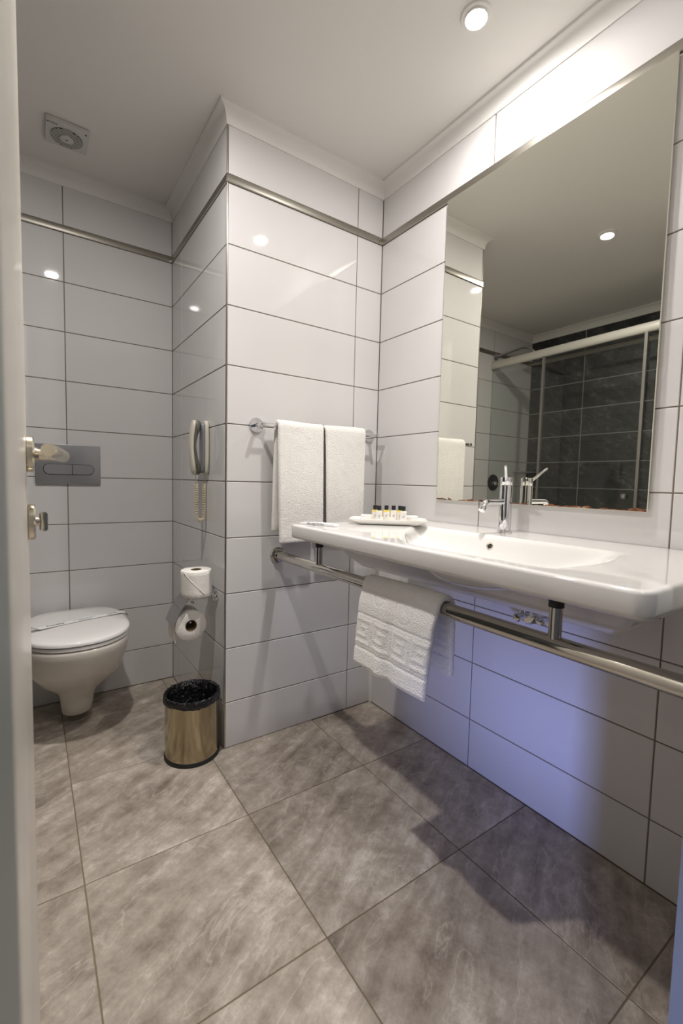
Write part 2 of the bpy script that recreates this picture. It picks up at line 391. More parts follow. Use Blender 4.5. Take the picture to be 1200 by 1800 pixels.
# cove moulding and steel strips, mitred piece for each wall
per = [(0, YF), (0, 0), (-A, 0), (-A, B), (XL, B), (XL, YF)]
def sweep(prof, nm, m, idx, n0):
    for i in range(len(per) - 1):
        if i not in idx: continue
        loops = []
        for end in (i, i + 1):
            p = Vector(per[end])
            def nrm(k):
                d = (Vector(per[k + 1]) - Vector(per[k])).normalized(); return Vector((-d.y, d.x))
            na = nrm(i)
            other = end - 1 if end == i else end
            if 0 <= other < len(per) - 1:
                nb = nrm(other); mt = (na + nb); off = mt / (mt.dot(na))
            else: off = na
            loops.append([(p.x + off.x * e, p.y + off.y * e, z) for e, z in prof])
        mb = MB(); mb.loft(loops); o = mb.build('%s_%d' % (nm, n0), m, angle=25); tag(o, kind='structure'); n0 += 1
    return n0
cp = [(0.0, ZC), (0.004, ZC), (0.0045, ZC + 0.003)]
for k in range(7):
    a = R(90 * k / 6); cp.append((0.005 + 0.027 * (1 - math.cos(a)), ZC + 0.004 + 0.040 * math.sin(a)))
cp += [(0.035, ZC + 0.046), (0.036, H), (0.0, H)]
n = sweep(cp, 'trim', 'cove', (0, 1, 2, 3, 4), 4)
sp = [(0.0, ZT0), (0.005, ZT0), (0.006, ZT0 + 0.0015), (0.006, ZT0 + 0.004), (0.0035, ZT0 + 0.006), (0.0045, ZT1 - 0.004), (0.003, ZT1), (0.0, ZT1)]
n = sweep(sp, 'trim', 'trim', (0, 1, 2, 3, 4), n)
# chrome edge profile on the outside corner, silicone bead in the basin corner
mb = MB(); mb.tube([(-A + 0.0012, 0.0012, 0), (-A + 0.0012, 0.0012, ZC)], 0.0034, 12); tag(mb.build('trim_%d' % n, 'trim'), kind='structure'); n += 1
mb = MB(); mb.loft([[(0, 0, z), (-0.007, 0, z), (-0.0025, -0.004, z), (0, -0.012, z)] for z in (0.0, 0.69)])
tag(mb.build('trim_%d' % n, 'silicone'), kind='structure')

# ------------------------------------------------------------ bathroom door, open against the left
dr = thing('door_1', (-1.2385, YF, 0), kind='structure')
def dT():
    d = Vector((-1.2338 + 1.2385, -0.72 - YF, 0)).normalized()
    return frame((-1.2385, YF + 0.008, 0), d, (-d.y, d.x, 0))     # x along the leaf, y away from the room side
T = dT()
mb = MB(T); mb.box((0, 0, 0.008), (0.583, 0.036, 1.97), 0.002); lf = mb.build('door_leaf', 'door', dr)
def dloc(x, y, z): return tuple(T @ Vector((x, y, z)))
nrm = T.to_3x3() @ Vector((0, -1, 0))
mb = MB(); mb.lathe([(0.023, 0), (0.0245, 0.001), (0.0245, 0.007), (0.022, 0.009), (0.011, 0.0095), (0.009, 0.014)], dloc(0.530, 0, 1.006), nrm); mb.build('handle_rosette', 'brushed', dr)
mb = MB(); c0 = Vector(dloc(0.530, 0, 1.006))
mb.tube([c0 + nrm * 0.008, c0 + nrm * 0.034, c0 + nrm * 0.042 + Vector((0, -0.004, 0))], 0.0075, 16)
e0 = c0 + nrm * 0.043 + Vector((0, 0.008, -0.001)); e1 = Vector((-1.2125, -0.893, 1.0072))
mb.tube([e0, e0.lerp(e1, 0.04), e0.lerp(e1, 0.5), e0.lerp(e1, 0.97), e1], [0.0065, 0.0083, 0.0083, 0.0083, 0.0074], 24); mb.build('lever_handle', 'brushed', dr)
mb = MB(); mb.lathe([(0.023, 0), (0.0245, 0.001), (0.0245, 0.007), (0.022, 0.009)], dloc(0.530, 0, 0.914), nrm); mb.build('lock_rosette', 'brushed', dr)
mb = MB(); c1 = Vector(dloc(0.530, 0, 0.914)); mb.tube([c1 + nrm * 0.006, c1 + nrm * 0.014], 0.006, 16)
mb.loft([[tuple(c1 + nrm * (0.013 + h) + Vector((0, sy * 0.004 * q, sz * 0.013 * q))) for sy, sz in ((-1, -1), (1, -1), (1.3, 0), (1, 1), (-1, 1), (-1.3, 0))] for h, q in ((0, .8), (.002, 1), (.008, 1), (.010, .8))])
mb.build('thumb_turn', 'brushed', dr)
for zz in (0.25, 1.0, 1.75):
    mb = MB(); mb.tube([(-1.2440, YF + 0.004, zz - 0.04), (-1.2440, YF + 0.004, zz + 0.04)], 0.005, 12); mb.build('hinge', 'brushed', dr)

# ------------------------------------------------------------ ceiling fittings
def downlight(x, y, label):
    t = thing('ceiling_downlight', (x, y, H), label, 'ceiling light', 'recessed ceiling downlights')
    mb = MB(); mb.lathe([(0.028, -0.011), (0.0285, -0.004), (0.033, -0.006), (0.0385, -0.005), (0.041, 0.0)], (x, y, H), 'z', 40, cap=False)
    mb.build('ring', 'cove', t)
    mb = MB(); mb.lathe([(0.0282, -0.009), (0.020, -0.011), (0.0, -0.012)], (x, y, H), 'z', 32); mb.build('lens', 'lamp', t)
downlight(L1[0], L1[1], 'lit round white ceiling downlight above the washbasin, near the mirror wall')
downlight(L2[0], L2[1], 'lit round ceiling downlight further from the mirror, seen only as a reflection in it')

fan = thing('extractor_fan', (-1.099, 0.452, H), 'square white extractor fan with round slotted grille on ceiling above toilet', 'fan')
FXc, FYc = -1.0990, 0.4520; hw = 0.0655
mb = MB(); mb.box((FXc - hw, FYc - hw, H - 0.016), (FXc + hw, FYc + hw, H), 0.004); mb.build('housing', 'fan', fan)
zf = H - 0.0164
mb = MB(); mb.lathe([(0.0505, 0.0), (0.0505, -0.0012), (0.0, -0.0012)], (FXc, FYc + 0.004, zf), 'z', 48); mb.build('grille_opening', 'dark', fan)
for k in range(13):
    y = -0.048 + 0.008 * k; hx = math.sqrt(max(0.0505 ** 2 - y * y, 0.0001))
    mb = MB(); mb.box((FXc - hx, FYc + 0.004 + y - 0.0019, zf - 0.0022), (FXc + hx, FYc + 0.004 + y + 0.0019, zf - 0.0013)); mb.build('grille_slat', 'fan', fan, smooth=False)
mb = MB(); mb.lathe([(0.021, 0.0), (0.021, -0.005), (0.019, -0.006), (0.0, -0.006)], (FXc, FYc + 0.004, zf), 'z', 32); mb.build('hub', 'fan', fan)
mb = MB(); mb.lathe([(0.0028, 0), (0.0028, -0.001), (0, -0.001)], (FXc, FYc + 0.004, zf - 0.006), 'z', 12); mb.build('screw', 'dark', fan)
mb = MB(); mb.lathe([(0.003, 0), (0.003, -0.001), (0, -0.001)], (FXc + 0.055, FYc - 0.054, zf), 'z', 12); mb.build('indicator', 'dark', fan)
text_mesh('badge', 'airvent', 0.0115, frame((FXc - 0.046, FYc - 0.054, zf - 0.0004), (1, 0, 0), (0, -1, 0)), 'ink', fan)

# ------------------------------------------------------------ mirror
my0, my1, mz0, mz1 = -0.3665, -1.050, 0.9214, 1.9660
mir = thing('wall_mirror', (-0.004, (my0 + my1) / 2, mz0), 'large frameless rectangular mirror above the washbasin, bottom edge corroded brown', 'mirror')
mb = MB(); mb.box((-0.0119, my1, mz0), (-0.006, my0, mz1), 0.0012); mb.build('glass_edge', 'mirror_edge', mir)
mb = MB(); mb.add([(-0.0122, my0 - 0.0012, mz0 + 0.001), (-0.0122, my1 + 0.0012, mz0 + 0.001), (-0.0122, my1 + 0.0012, mz1 - 0.001), (-0.0122, my0 - 0.0012, mz1 - 0.001)], [(0, 1, 2, 3)])
mb.build('mirror_face', 'mirror', mir, smooth=False)
mb = MB(); mb.box((-0.006, my1 + 0.03, mz0 + 0.03), (0.0, my0 - 0.03, mz1 - 0.03)); mb.build('backing_board', 'core', mir, smooth=False)

# ------------------------------------------------------------ washbasin
bx0, by0, by1 = -0.551, -1.266, -0.2453; ZB = 0.839; ZU = 0.796
poly = [(-0.182, -0.445), (-0.182, -1.055), (-0.36, -1.110), (-0.498, -1.085), (-0.508, -0.76), (-0.335, -0.555)]
slopes = [2.2, 0.55, 0.9, 1.9, 1.6, 1.6]
def bowl(x, y):
    ds = []
    for i in range(len(poly)):
        (ax, ay), (bx, by) = poly[i], poly[(i + 1) % len(poly)]
        ex, ey = bx - ax, by - ay; L = math.hypot(ex, ey)
        d = (ex * (y - ay) - ey * (x - ax)) / L
        ds.append(-d * slopes[i] if True else 0)
    k = 55.0
    mn = -math.log(sum(math.exp(-k * max(min(d, 1.0), -1.0)) for d in ds)) / k
    q = mn + 0.010
    v = math.log(1 + math.exp(q * 260)) / 260 if q < 0.2 else q      # soft start at the rim
    return 0.105 * math.tanh(v / 0.105)
sgn = 1 if (lambda x, y: True)(0, 0) else 1
# orientation test: inside must give positive distances
if bowl(-0.32, -0.80) < bowl(-0.05, -0.30):
    poly.reverse(); slopes = [slopes[(len(slopes) - 2 - i) % len(slopes)] for i in range(len(slopes))]
sink = thing('washbasin', (-0.275, -0.755, 0.69), 'wide white ceramic washbasin with flat deck, fixed to the tiled wall under the mirror', 'washbasin')
ins = 0.007; nu, nv = 90, 150; rc = 0.016
X0, X1, Y0, Y1 = bx0 + ins, -0.0015, by0 + ins, by1 - ins
G = []
for i in range(nu + 1):
    for j in range(nv + 1):
        x = X0 + (X1 - X0) * i / nu; y = Y0 + (Y1 - Y0) * j / nv
        if x < X0 + rc:
            for yc, s in ((Y0 + rc, -1), (Y1 - rc, 1)):
                if (y - yc) * s > 0:
                    a = (X0 + rc - x) / rc; b = (y - yc) * s / rc
                    x = X0 + rc - rc * a * math.sqrt(1 - b * b / 2); y = yc + s * rc * b * math.sqrt(1 - a * a / 2)
        G.append((x, y, ZB - bowl(x, y)))
F = [(i * (nv + 1) + j, (i + 1) * (nv + 1) + j, (i + 1) * (nv + 1) + j + 1, i * (nv + 1) + j + 1) for i in range(nu) for j in range(nv)]
bl = [nu * (nv + 1) + j for j in range(nv + 1)][::-1]                       # back row, y descending
bl = [i * (nv + 1) for i in range(nu, -1, -1)] + [j for j in range(1, nv + 1)] + [i * (nv + 1) + nv for i in range(1, nu + 1)]
ring = [Vector(G[k]) for k in bl]
rim_prof = [(0.003, -0.0008), (0.0055, -0.003), (0.007, -0.0065), (0.007, -0.034), (0.0055, -0.0395), (0.0, -0.043)]
mb = MB(); base = list(G); nb = len(bl)
def outn(k):
    a = ring[max(k - 1, 0)]; b = ring[min(k + 1, nb - 1)]; d = (b - a); d.z = 0; d.normalize()
    n_ = Vector((d.y, -d.x, 0))
    c = Vector(((X0 + X1) / 2, (Y0 + Y1) / 2, 0))
    if n_.dot(ring[k] - c) < 0: n_ = -n_
    return n_
nn = [outn(k) for k in range(nb)]
nn[0] = Vector((0, -1, 0)); nn[-1] = Vector((0, 1, 0))
prev = bl
for off, dz in rim_prof:
    st = len(base)
    base += [tuple(ring[k] + nn[k] * off + Vector((0, 0, dz))) for k in range(nb)]
    for k in range(nb - 1): F.append((prev[k], prev[k + 1], st + k + 1, st + k))
    prev = list(range(st, st + nb))
# underside: slab bottom then the tapering bowl body
last = prev
und = [(0.112, 0.030, ZU), (0.119, 0.040, ZU - 0.005), (0.130, 0.055, ZU - 0.02), (0.160, 0.085, ZU - 0.06), (0.190, 0.115, ZU - 0.088), (0.235, 0.15, ZU - 0.100)]
cx, cy = -0.27, -0.755
for df, dd, z in und:
    st = len(base)
    for k in range(nb):
        p = ring[k]
        fx = X0 + df; x = max(p.x, X0); x = X1 + (x - X1) * ((X1 - fx) / (X1 - X0))
        y = cy + (p.y - cy) * (((Y1 - Y0) / 2 - dd * 1.0) / ((Y1 - Y0) / 2))
        base.append((x, y, z))
    for k in range(nb - 1): F.append((last[k], last[k + 1], st + k + 1, st + k))
    last = list(range(st, st + nb))
F.append(tuple(last))
mb.add(base, F); mb.build('basin_body', 'ceramic', sink, angle=50)
# overflow ring on the back wall of the bowl
oy = -0.741; ox = min([(-0.16 - 0.001 * i) for i in range(60)], key=lambda x: abs((ZB - bowl(x, oy)) - 0.8095))
g = (bowl(ox - 0.003, oy) - bowl(ox + 0.003, oy)) / 0.006
on = Vector((-g, 0, 1)).normalized()
oc = Vector((ox, oy, ZB - bowl(ox, oy)))
mb = MB(); mb.lathe([(0.0105, -0.002), (0.0105, 0.0015), (0.0085, 0.0025), (0.007, 0.001)], oc, on, 28, cap=False); mb.build('overflow_ring', 'brushed', sink)
mb = MB(); mb.lathe([(0.0075, 0.0002), (0.0075, 0.0009), (0, 0.0009)], oc, on, 24); mb.build('overflow_hole', 'dark', sink)
mb = MB(); mb.lathe([(0.024, 0.0), (0.024, 0.003), (0.020, 0.005), (0, 0.006)], (-0.34, -0.80, ZB - bowl(-0.34, -0.80) - 0.001), 'z', 28); mb.build('drain', 'chrome', sink)

# ------------------------------------------------------------ tap
tx, ty = -0.0640, -0.6950
tap = thing('basin_mixer_tap', (tx, ty, ZB), 'chrome single lever mixer tap standing on the back of the washbasin', 'tap')
mb = MB(); mb.lathe([(0.0215, 0.0), (0.0215, 0.004), (0.020, 0.0055), (0.018, 0.0056)], (tx, ty, ZB), 'z', 40); mb.build('base_ring', 'chrome', tap)
mb = MB(); mb.lathe([(0.0180, 0.005), (0.0180, 0.1395), (0.0172, 0.1405)], (tx, ty, ZB), 'z', 48); mb.build('tap_body', 'chrome', tap)
mb = MB(); mb.lathe([(0.0168, 0.1405), (0.0180, 0.1425), (0.0180, 0.1630), (0.0172, 0.1640), (0.0, 0.1642)], (tx, ty, ZB), 'z', 48); mb.build('handle_cap', 'chrome', tap)
ld = Vector((-0.0440, -0.0265, 0.041))
lb = Vector((tx, ty, ZB + 0.154)) + Vector((ld.x, ld.y, 0)).normalized() * 0.012
mb = MB(); mb.tube([lb, lb + ld * 0.98, lb + ld], [0.0042, 0.0042, 0.0034], 16); mb.build('lever', 'chrome', tap)
sb = Vector((tx, ty, 0.9305)); sd = Vector((-1, -0.045, 0)).normalized()
pth = [sb + sd * 0.010, sb + sd * 0.088 + Vector((0, 0, 0.0))]
for k in range(1, 9):
    a = R(58 * k / 8); pth.append(sb + sd * (0.088 + 0.022 * math.sin(a)) + Vector((0, 0, -0.022 * (1 - math.cos(a)))))
te = (pth[-1] - pth[-2]).normalized(); pth.append(pth[-1] + te * 0.004)
mb = MB(); mb.tube(pth, 0.0085, 24); mb.build('spout', 'chrome', tap)
mb = MB(); mb.tube([pth[-1], pth[-1] + te * 0.002, pth[-1] + te * 0.014], [0.0088, 0.0098, 0.0098], 24); mb.build('aerator', 'chrome', tap)

# ------------------------------------------------------------ support rail under the basin
rxx, rzz, rr = -0.469, 0.697, 0.0165
rail = thing('basin_support_rail', (rxx, 0, rzz), 'thick polished steel rail running below the washbasin, fixed to tiled wall', 'rail')
mb = MB(); mb.tube([(rxx, -0.003, rzz), (rxx, YF + 0.002, rzz)], rr, 40); mb.build('rail_tube', 'steel', rail)
mb = MB(); mb.lathe([(0.0290, 0.0), (0.0295, 0.002), (0.0295, 0.007), (0.026, 0.010), (0.0170, 0.0105)], (rxx, 0, rzz), (0, -1, 0), 40); mb.build('wall_flange', 'steel', rail)
mb = MB(); mb.lathe([(0.0290, 0.0), (0.0295, 0.002), (0.0295, 0.007), (0.026, 0.010), (0.0170, 0.0105)], (rxx, YF, rzz), (0, 1, 0), 40); mb.build('wall_flange', 'steel', rail)
for y in (-0.2994, -1.0925):
    mb = MB(); mb.tube([(rxx, y, rzz + 0.008), (rxx, y, ZU - 0.028)], 0.0112, 28); p = mb.build('post', 'steel', rail)
    mb = MB(); mb.tube([(rxx, y, ZU - 0.030), (rxx, y, ZU)], 0.0130, 28); mb.build('post_cap', 'black', p)

# angle valves behind the rail
def valve(y, z, label):
    t = thing('angle_valve', (0, y, z), label, 'valve', 'chrome angle valves under the basin')
    mb = MB(); mb.lathe([(0.0310, 0.0), (0.0310, 0.004), (0.024, 0.012), (0.011, 0.014)], (0, y, z), (-1, 0, 0), 32); mb.build('escutcheon', 'chrome', t)
    mb = MB(); mb.tube([(-0.008, y, z), (-0.05, y, z)], 0.0095, 20); mb.tube([(-0.036, y, z), (-0.036, y, z + 0.022)], 0.008, 16); mb.build('valve_body', 'chrome', t)
    mb = MB(); mb.lathe([(0.0075, 0), (0.0125, 0.003), (0.0135, 0.012), (0.010, 0.016), (0, 0.017)], (-0.050, y, z), (-1, 0, 0), 12); mb.build('handle', 'chrome', t)
    mb = MB(); pts = [(-0.036, y, z + 0.02), (-0.037, y + 0.004, z + 0.05), (-0.05, y + 0.015, z + 0.085), (-0.06, y + 0.02, z + 0.118)]; mb.tube(pts, 0.005, 12); mb.build('hose', 'chrome', t)
valve(-0.750, 0.592, 'chrome angle valve under the basin, farther from the camera of the two')
valve(-0.822, 0.600, 'chrome angle valve under the basin, right beside the thick steel post')

# ------------------------------------------------------------ towels
def cloth(path, w0, w1, wdir, thick, disp, nw=40, step=0.004, skew=None):
    P = [Vector(p) for p in path]; wd = Vector(wdir)
    # resample
    pts = []; acc = 0
    for a, b in zip(P[:-1], P[1:]):
        L = (b - a).length; k = max(1, int(L / step))
        for i in range(k): pts.append(a.lerp(b, i / k))
    pts.append(P[-1]); 
    for _ in range(3):
        pts = [pts[0]] + [(pts[i - 1] + pts[i] * 2 + pts[i + 1]) / 4 for i in range(1, len(pts) - 1)] + [pts[-1]]
    n = len(pts); loops = []; s = 0; tot = sum((pts[i + 1] - pts[i]).length for i in range(n - 1))
    for i in range(n):
        if i: s += (pts[i] - pts[i - 1]).length
        t = (pts[min(i + 1, n - 1)] - pts[max(i - 1, 0)]).normalized(); nr = t.cross(wd)
        edge = min(1.0, min(s, tot - s) / 0.004); hth = thick / 2 * (0.45 + 0.55 * math.sqrt(max(edge, 0)))
        L = []
        a, b = (w0, w1) if skew is None else skew(s / tot, w0, w1)
        for k in range(nw + 1):
            u = k / nw; wv = a + (b - a) * u
            e = min(1.0, min(u, 1 - u) * abs(b - a) / (thick * 0.5)); hh = hth * math.sqrt(max(0.0, 1 - (1 - e) ** 2)) if e < 1 else hth
            L.append(tuple(pts[i] + wd * wv + nr * (hh + disp(s, u, tot, 1))))
        for k in range(nw - 1, 0, -1):
            u = k / nw; wv = a + (b - a) * u
            e = min(1.0, min(u, 1 - u) * abs(b - a) / (thick * 0.5)); hh = hth * math.sqrt(max(0.0, 1 - (1 - e) ** 2)) if e < 1 else hth
            L.append(tuple(pts[i] + wd * wv - nr * (hh - disp(s, u, tot, -1))))
        loops.append(L)
    mb = MB(); mb.loft(loops); return mb, pts, tot

by_, bz_, br_ = -0.056, 1.1725, 0.0060
tb = thing('towel_rail', (-0.304, 0, bz_), 'slim chrome towel rail with round wall flanges beside the mirror wall', 'rail')
for x in (-0.5598, -0.0484):
    mb = MB(); mb.lathe([(0.0265, 0.0), (0.027, 0.002), (0.027, 0.005), (0.025, 0.008), (0.0075, 0.0085)], (x, 0, bz_ + 0.001), (0, -1, 0), 40); fg = mb.build('wall_flange', 'chrome', tb)
    mb = MB(); mb.tube([(x, -0.006, bz_), (x, by_ - 0.009, bz_), (x, by_ - 0.011, bz_)], [0.0075, 0.0075, 0.006], 20); mb.build('bracket_arm', 'chrome', fg)
mb = MB(); mb.tube([(-0.5598, by_, bz_), (-0.0484, by_, bz_)], br_, 20); mb.build('bar', 'chrome', tb)
def bath_towel(x0, x1, seed, zf, zb, label, off=0.0):
    arc = [(0, by_ + 0.0145 * math.cos(R(a)), bz_ + 0.0145 * math.sin(R(a))) for a in range(0, 181, 20)]
    path = [(0, by_ + 0.017, zb)] + arc + [(0, by_ - 0.0185 - off, zf)]
    def disp(s, u, tot, side):
        q = noise.noise(Vector((u * 2.2 + seed, s * 5, side * 0.4))) * 0.0035 + noise.noise(Vector((u * 9 + seed, s * 30, side))) * 0.0008
        edge_line = tot - s
        hem = -0.0016 * math.exp(-((edge_line - 0.012) / 0.0022) ** 2) - 0.0016 * math.exp(-((s - 0.012) / 0.0022) ** 2)
        return q * (1 if side > 0 else 1) + (hem * side)
    def skew(t, a, b):
        k = max(0.0, (t - 0.55) / 0.45); return a + 0.010 * k - 0.006 * (1 - min(1, t * 3)), b + (0.004 if seed < 3 else -0.004) * k
    mb, pts, tot = cloth(path, x0, x1, (1, 0, 0), 0.0150, disp, 46, 0.006, skew)
    o = mb.build('bath_towel', 'terry', loc=((x0 + x1) / 2, by_, bz_), angle=70)
    return tag(o, label, 'towel', 'bath towels on the chrome towel rail')
bath_towel(-0.5090, -0.3170, 1.3, 0.7505, 0.792, 'white terry bath towel hung nearest the open end of the towel rail')
bath_towel(-0.3080, -0.1190, 5.7, 0.765, 0.80, 'white terry bath towel hung nearest the mirror wall')

# hand towel with key pattern border over the support rail
key = [(0.10, 0.10), (0.90, 0.10), (0.90, 0.90), (0.10, 0.90), (0.10, 0.35), (0.64, 0.35), (0.64, 0.64), (0.38, 0.64)]
def segd(px, py, a, b):
    vx, vy = b[0] - a[0], b[1] - a[1]; t = max(0, min(1, ((px - a[0]) * vx + (py - a[1]) * vy) / (vx * vx + vy * vy)))
    return math.hypot(px - a[0] - vx * t, py - a[1] - vy * t)
HW0, HW1 = -0.842, -0.562; HT = 0.0155
def relief(h, wv):      # h: height above the hem, wv: distance along the width
    r = 0.0
    if 0.046 < h < 0.134:
        c = 0.0735; u = (wv - 0.002) % c / c; v = (h - 0.054) / 0.072
        r -= 0.0004
        if 0 <= v <= 1:
            d = min(segd(u, v, key[i], key[i + 1]) for i in range(len(key) - 1)) * c
            r += 0.0021 * math.exp(-(d / 0.0047) ** 2)
    for hh in (0.046, 0.134): r -= 0.0024 * math.exp(-((h - hh) / 0.0030) ** 2)
    if h > 0.14:
        for cxx, cyy, rad, a0, a1 in ((0.085, 0.185, 0.020, 170, 370), (0.185, 0.178, 0.032, 150, 400), (0.20, 0.187, 0.016, 0, 250), (0.095, 0.215, 0.030, 200, 300)):
            dx, dy = wv - cxx, h - cyy; rr_ = math.hypot(dx, dy); an = math.degrees(math.atan2(dy, dx)) % 360
            if a0 <= an <= a1 or a0 <= an + 360 <= a1: r -= 0.0012 * math.exp(-((rr_ - rad) / 0.0022) ** 2)
    return r
def hdisp(s, u, tot, side):
    wv = (1 - u) * 0.2800        # from the far (left in view) edge
    h = tot - s; hb = s
    drape = 0.004 * noise.noise(Vector((u * 2.0 + 9, s * 3, 0))) 
    k = max(0.0, min(1.0, (0.20 - h) / 0.20)) if h < 0.2 else 0.0
    fold = 0.010 * k * math.exp(-((wv - 0.140) / 0.022) ** 2) - 0.010 * k * math.exp(-((wv - 0.115) / 0.02) ** 2)
    hem = -0.0022 * math.exp(-((h - 0.004) / 0.002) ** 2)
    out = -(relief(h, wv) + hem) if side < 0 else 0.0       # side < 0 is the face turned to the room
    if hb < 0.16: out += relief(hb, wv) * (0.7 if side > 0 else -0.7)
    return drape + fold + out
arc = [(rxx + (rr + 0.0085) * math.cos(R(a)), 0, rzz + (rr + 0.0085) * math.sin(R(a))) for a in range(0, 181, 15)]
path = [(rxx + 0.028, 0, 0.535)] + arc + [(rxx - 0.038, 0, 0.66), (rxx - 0.062, 0, 0.4990)]
mb, pts, tot = cloth(path, HW0, HW1, (0, 1, 0), HT, hdisp, 190, 0.0019, lambda t, a, b: (a, b - 0.045 * max(0, t - 0.45)))
# the right-hand part of the front hem hangs a little lower
for p in mb.v:
    if p.x < rxx - 0.012 and p.z < 0.66:
        q = (0.66 - p.z) / 0.19; s_ = 1 / (1 + math.exp((p.y + 0.672) * 90))
        p.z -= 0.002 * q * s_ - 0.004 * q
ht = mb.build('hand_towel', 'terry2', loc=(rxx, -0.685, rzz), angle=80)
tag(ht, 'thick white hand towel with key pattern border draped over the steel rail below the basin', 'towel')

# ------------------------------------------------------------ tray, bottles, boxes, packet
ZD = ZB + 0.0008
TU = Vector((0.76, -0.65, 0)).normalized(); TV = Vector((-0.65, -0.76, 0)).normalized()
TC = Vector((-0.240, -0.366, ZD))
def tT(): return frame(TC, TU, -TV)      # y = away from the camera
tray = thing('serving_tray', tuple(TC), 'rectangular white porcelain tray of toiletries on left of basin deck', 'tray')
mb = MB(tT())
def rrl(hx, hy, r, z, n=6):
    L = []
    for cx_, cy_, a0 in ((hx - r, hy - r, 0), (-hx + r, hy - r, 90), (-hx + r, -hy + r, 180), (hx - r, -hy + r, 270)):
        for i in range(n + 1):
            a_ = R(a0 + 90 * i / n); L.append((cx_ + r * math.cos(a_), cy_ + r * math.sin(a_), z))
    return L
mb.loft([rrl(0.090, 0.046, 0.01, 0.0), rrl(0.098, 0.052, 0.012, 0.0015), rrl(0.108, 0.058, 0.014, 0.007), rrl(0.128, 0.066, 0.016, 0.0155), rrl(0.1285, 0.0665, 0.016, 0.0175), rrl(0.126, 0.064, 0.016, 0.0180), rrl(0.104, 0.052, 0.012, 0.0095), rrl(0.094, 0.045, 0.01, 0.0075)])
mb.build('tray_body', 'porcelain', tray)
def bottle(u, v, gel, label, side=None):
    c = TC + TU * u + TV * v; c.z = ZD + 0.0078
    t = thing('toiletry_bottle', tuple(c), label, 'bottle', 'small toiletry bottles on the tray')
    Tm = frame(c, TU, -TV)
    mb = MB(Tm); mb.loft([rrl(0.0100, 0.0065, 0.003, 0.0, 3), rrl(0.0110, 0.0075, 0.003, 0.001, 3), rrl(0.0110, 0.0075, 0.003, 0.0355, 3), rrl(0.0100, 0.0065, 0.003, 0.0375, 3), rrl(0.0050, 0.0045, 0.003, 0.0385, 3), rrl(0.0050, 0.0045, 0.003, 0.041, 3)])
    mb.build('bottle_body', gel, t)
    mb = MB(Tm); mb.box((-0.0098, -0.0078, 0.001), (0.0098, -0.0074, 0.0325)); lb_ = mb.build('bottle_label', 'label', t, smooth=False)
    mb = MB(Tm); mb.lathe([(0.0066, 0.0395), (0.0070, 0.0405), (0.0070, 0.0530), (0.0064, 0.0540), (0, 0.0541)], (0, 0, 0), 'z', 20); mb.build('bottle_cap', 'cap', t)
    # bird mark and blurred line of lettering
    mb = MB(Tm @ Matrix.Translation((0.001, -0.0080, 0.0215)))
    mb.add([(-0.0045, 0, -0.0012), (-0.001, 0, -0.0002), (0.0045, 0, 0.0022), (0.003, 0, 0.0005), (0.001, 0, -0.0012), (-0.002, 0, -0.0018)], [(0, 1, 2, 3, 4, 5)])
    mb.build('label_mark', 'ink', lb_, smooth=False)
    text_mesh('label_text', 'hotel', 0.0042, Tm @ frame((0.0, -0.0079, 0.0165), (1, 0, 0), (0, 0, 1)), 'blue_ink', lb_, 0.00005)
bottle(-0.044, -0.002, 'amber', 'small yellow bottle with black cap at back left of tray, mostly behind another')
bottle(-0.030, 0.026, 'clear', 'small bottle with black cap and white label, leftmost in the front row of the tray')
bottle(-0.006, -0.004, 'amber', 'small yellow topped bottle with black cap, second black cap from left alone on tray')
bottle(0.018, -0.004, 'clear', 'small pale bottle with black cap, standing alone right of the middle of the tray')
bottle(0.040, -0.004, 'amber', 'small yellow topped bottle partly behind the rightmost bottle on tray')
bottle(0.050, 0.024, 'clear', 'small pale bottle with black cap at the right end of the front row')
def soap(u, v, label):
    c = TC + TU * u + TV * v; c.z = ZD + 0.0080
    t = thing('boxed_soap', tuple(c), label, 'soap', 'boxed soaps on the tray')
    Tm = frame(c, TU, -TV)
    mb = MB(Tm); mb.box((-0.022, -0.018, 0), (0.022, 0.018, 0.012), 0.001); mb.build('soap_box', 'label', t)
    mb = MB(Tm); mb.box((-0.019, -0.017, 0.0122), (0.019, 0.017, 0.020), 0.001); mb.build('folded_sachet', 'paper', t)
soap(-0.073, -0.014, 'flat white boxed soap at left end of tray beside the yellow bottle')
soap(0.080, -0.014, 'flat white boxed soap at right end of tray nearest the mirror')
pa = Vector((-0.5235, -0.2640, ZD)); pb = Vector((-0.4660, -0.3830, ZD)); pu = (pb - pa).normalized(); pv = Vector((-pu.y, pu.x, 0))
pk = thing('toothbrush_packet', tuple((pa + pb) / 2), 'narrow white paper packet with one line of dark lettering on front left corner of basin', 'packet')
Tm = frame(pa, pu, pv)
mb = MB(Tm); Lg = (pb - pa).length
mb.loft([[(x, 0.0, 0.0), (x, 0.0005, h), (x, 0.024, h * 1.05), (x, 0.028, 0.0)] for x, h in ((0, 0.0015), (0.004, 0.006), (Lg * 0.5, 0.0085), (Lg - 0.004, 0.006), (Lg, 0.0012))])
mb.build('packet_sleeve', 'paper', pk, angle=30)
text_mesh('packet_text', 'Bitte sagen The Brsp', 0.0075, Tm @ frame((Lg * 0.46, -0.0012, 0.0045), (1, 0, 0), (0, 0, 1)), 'ink', pk, 0.0001)

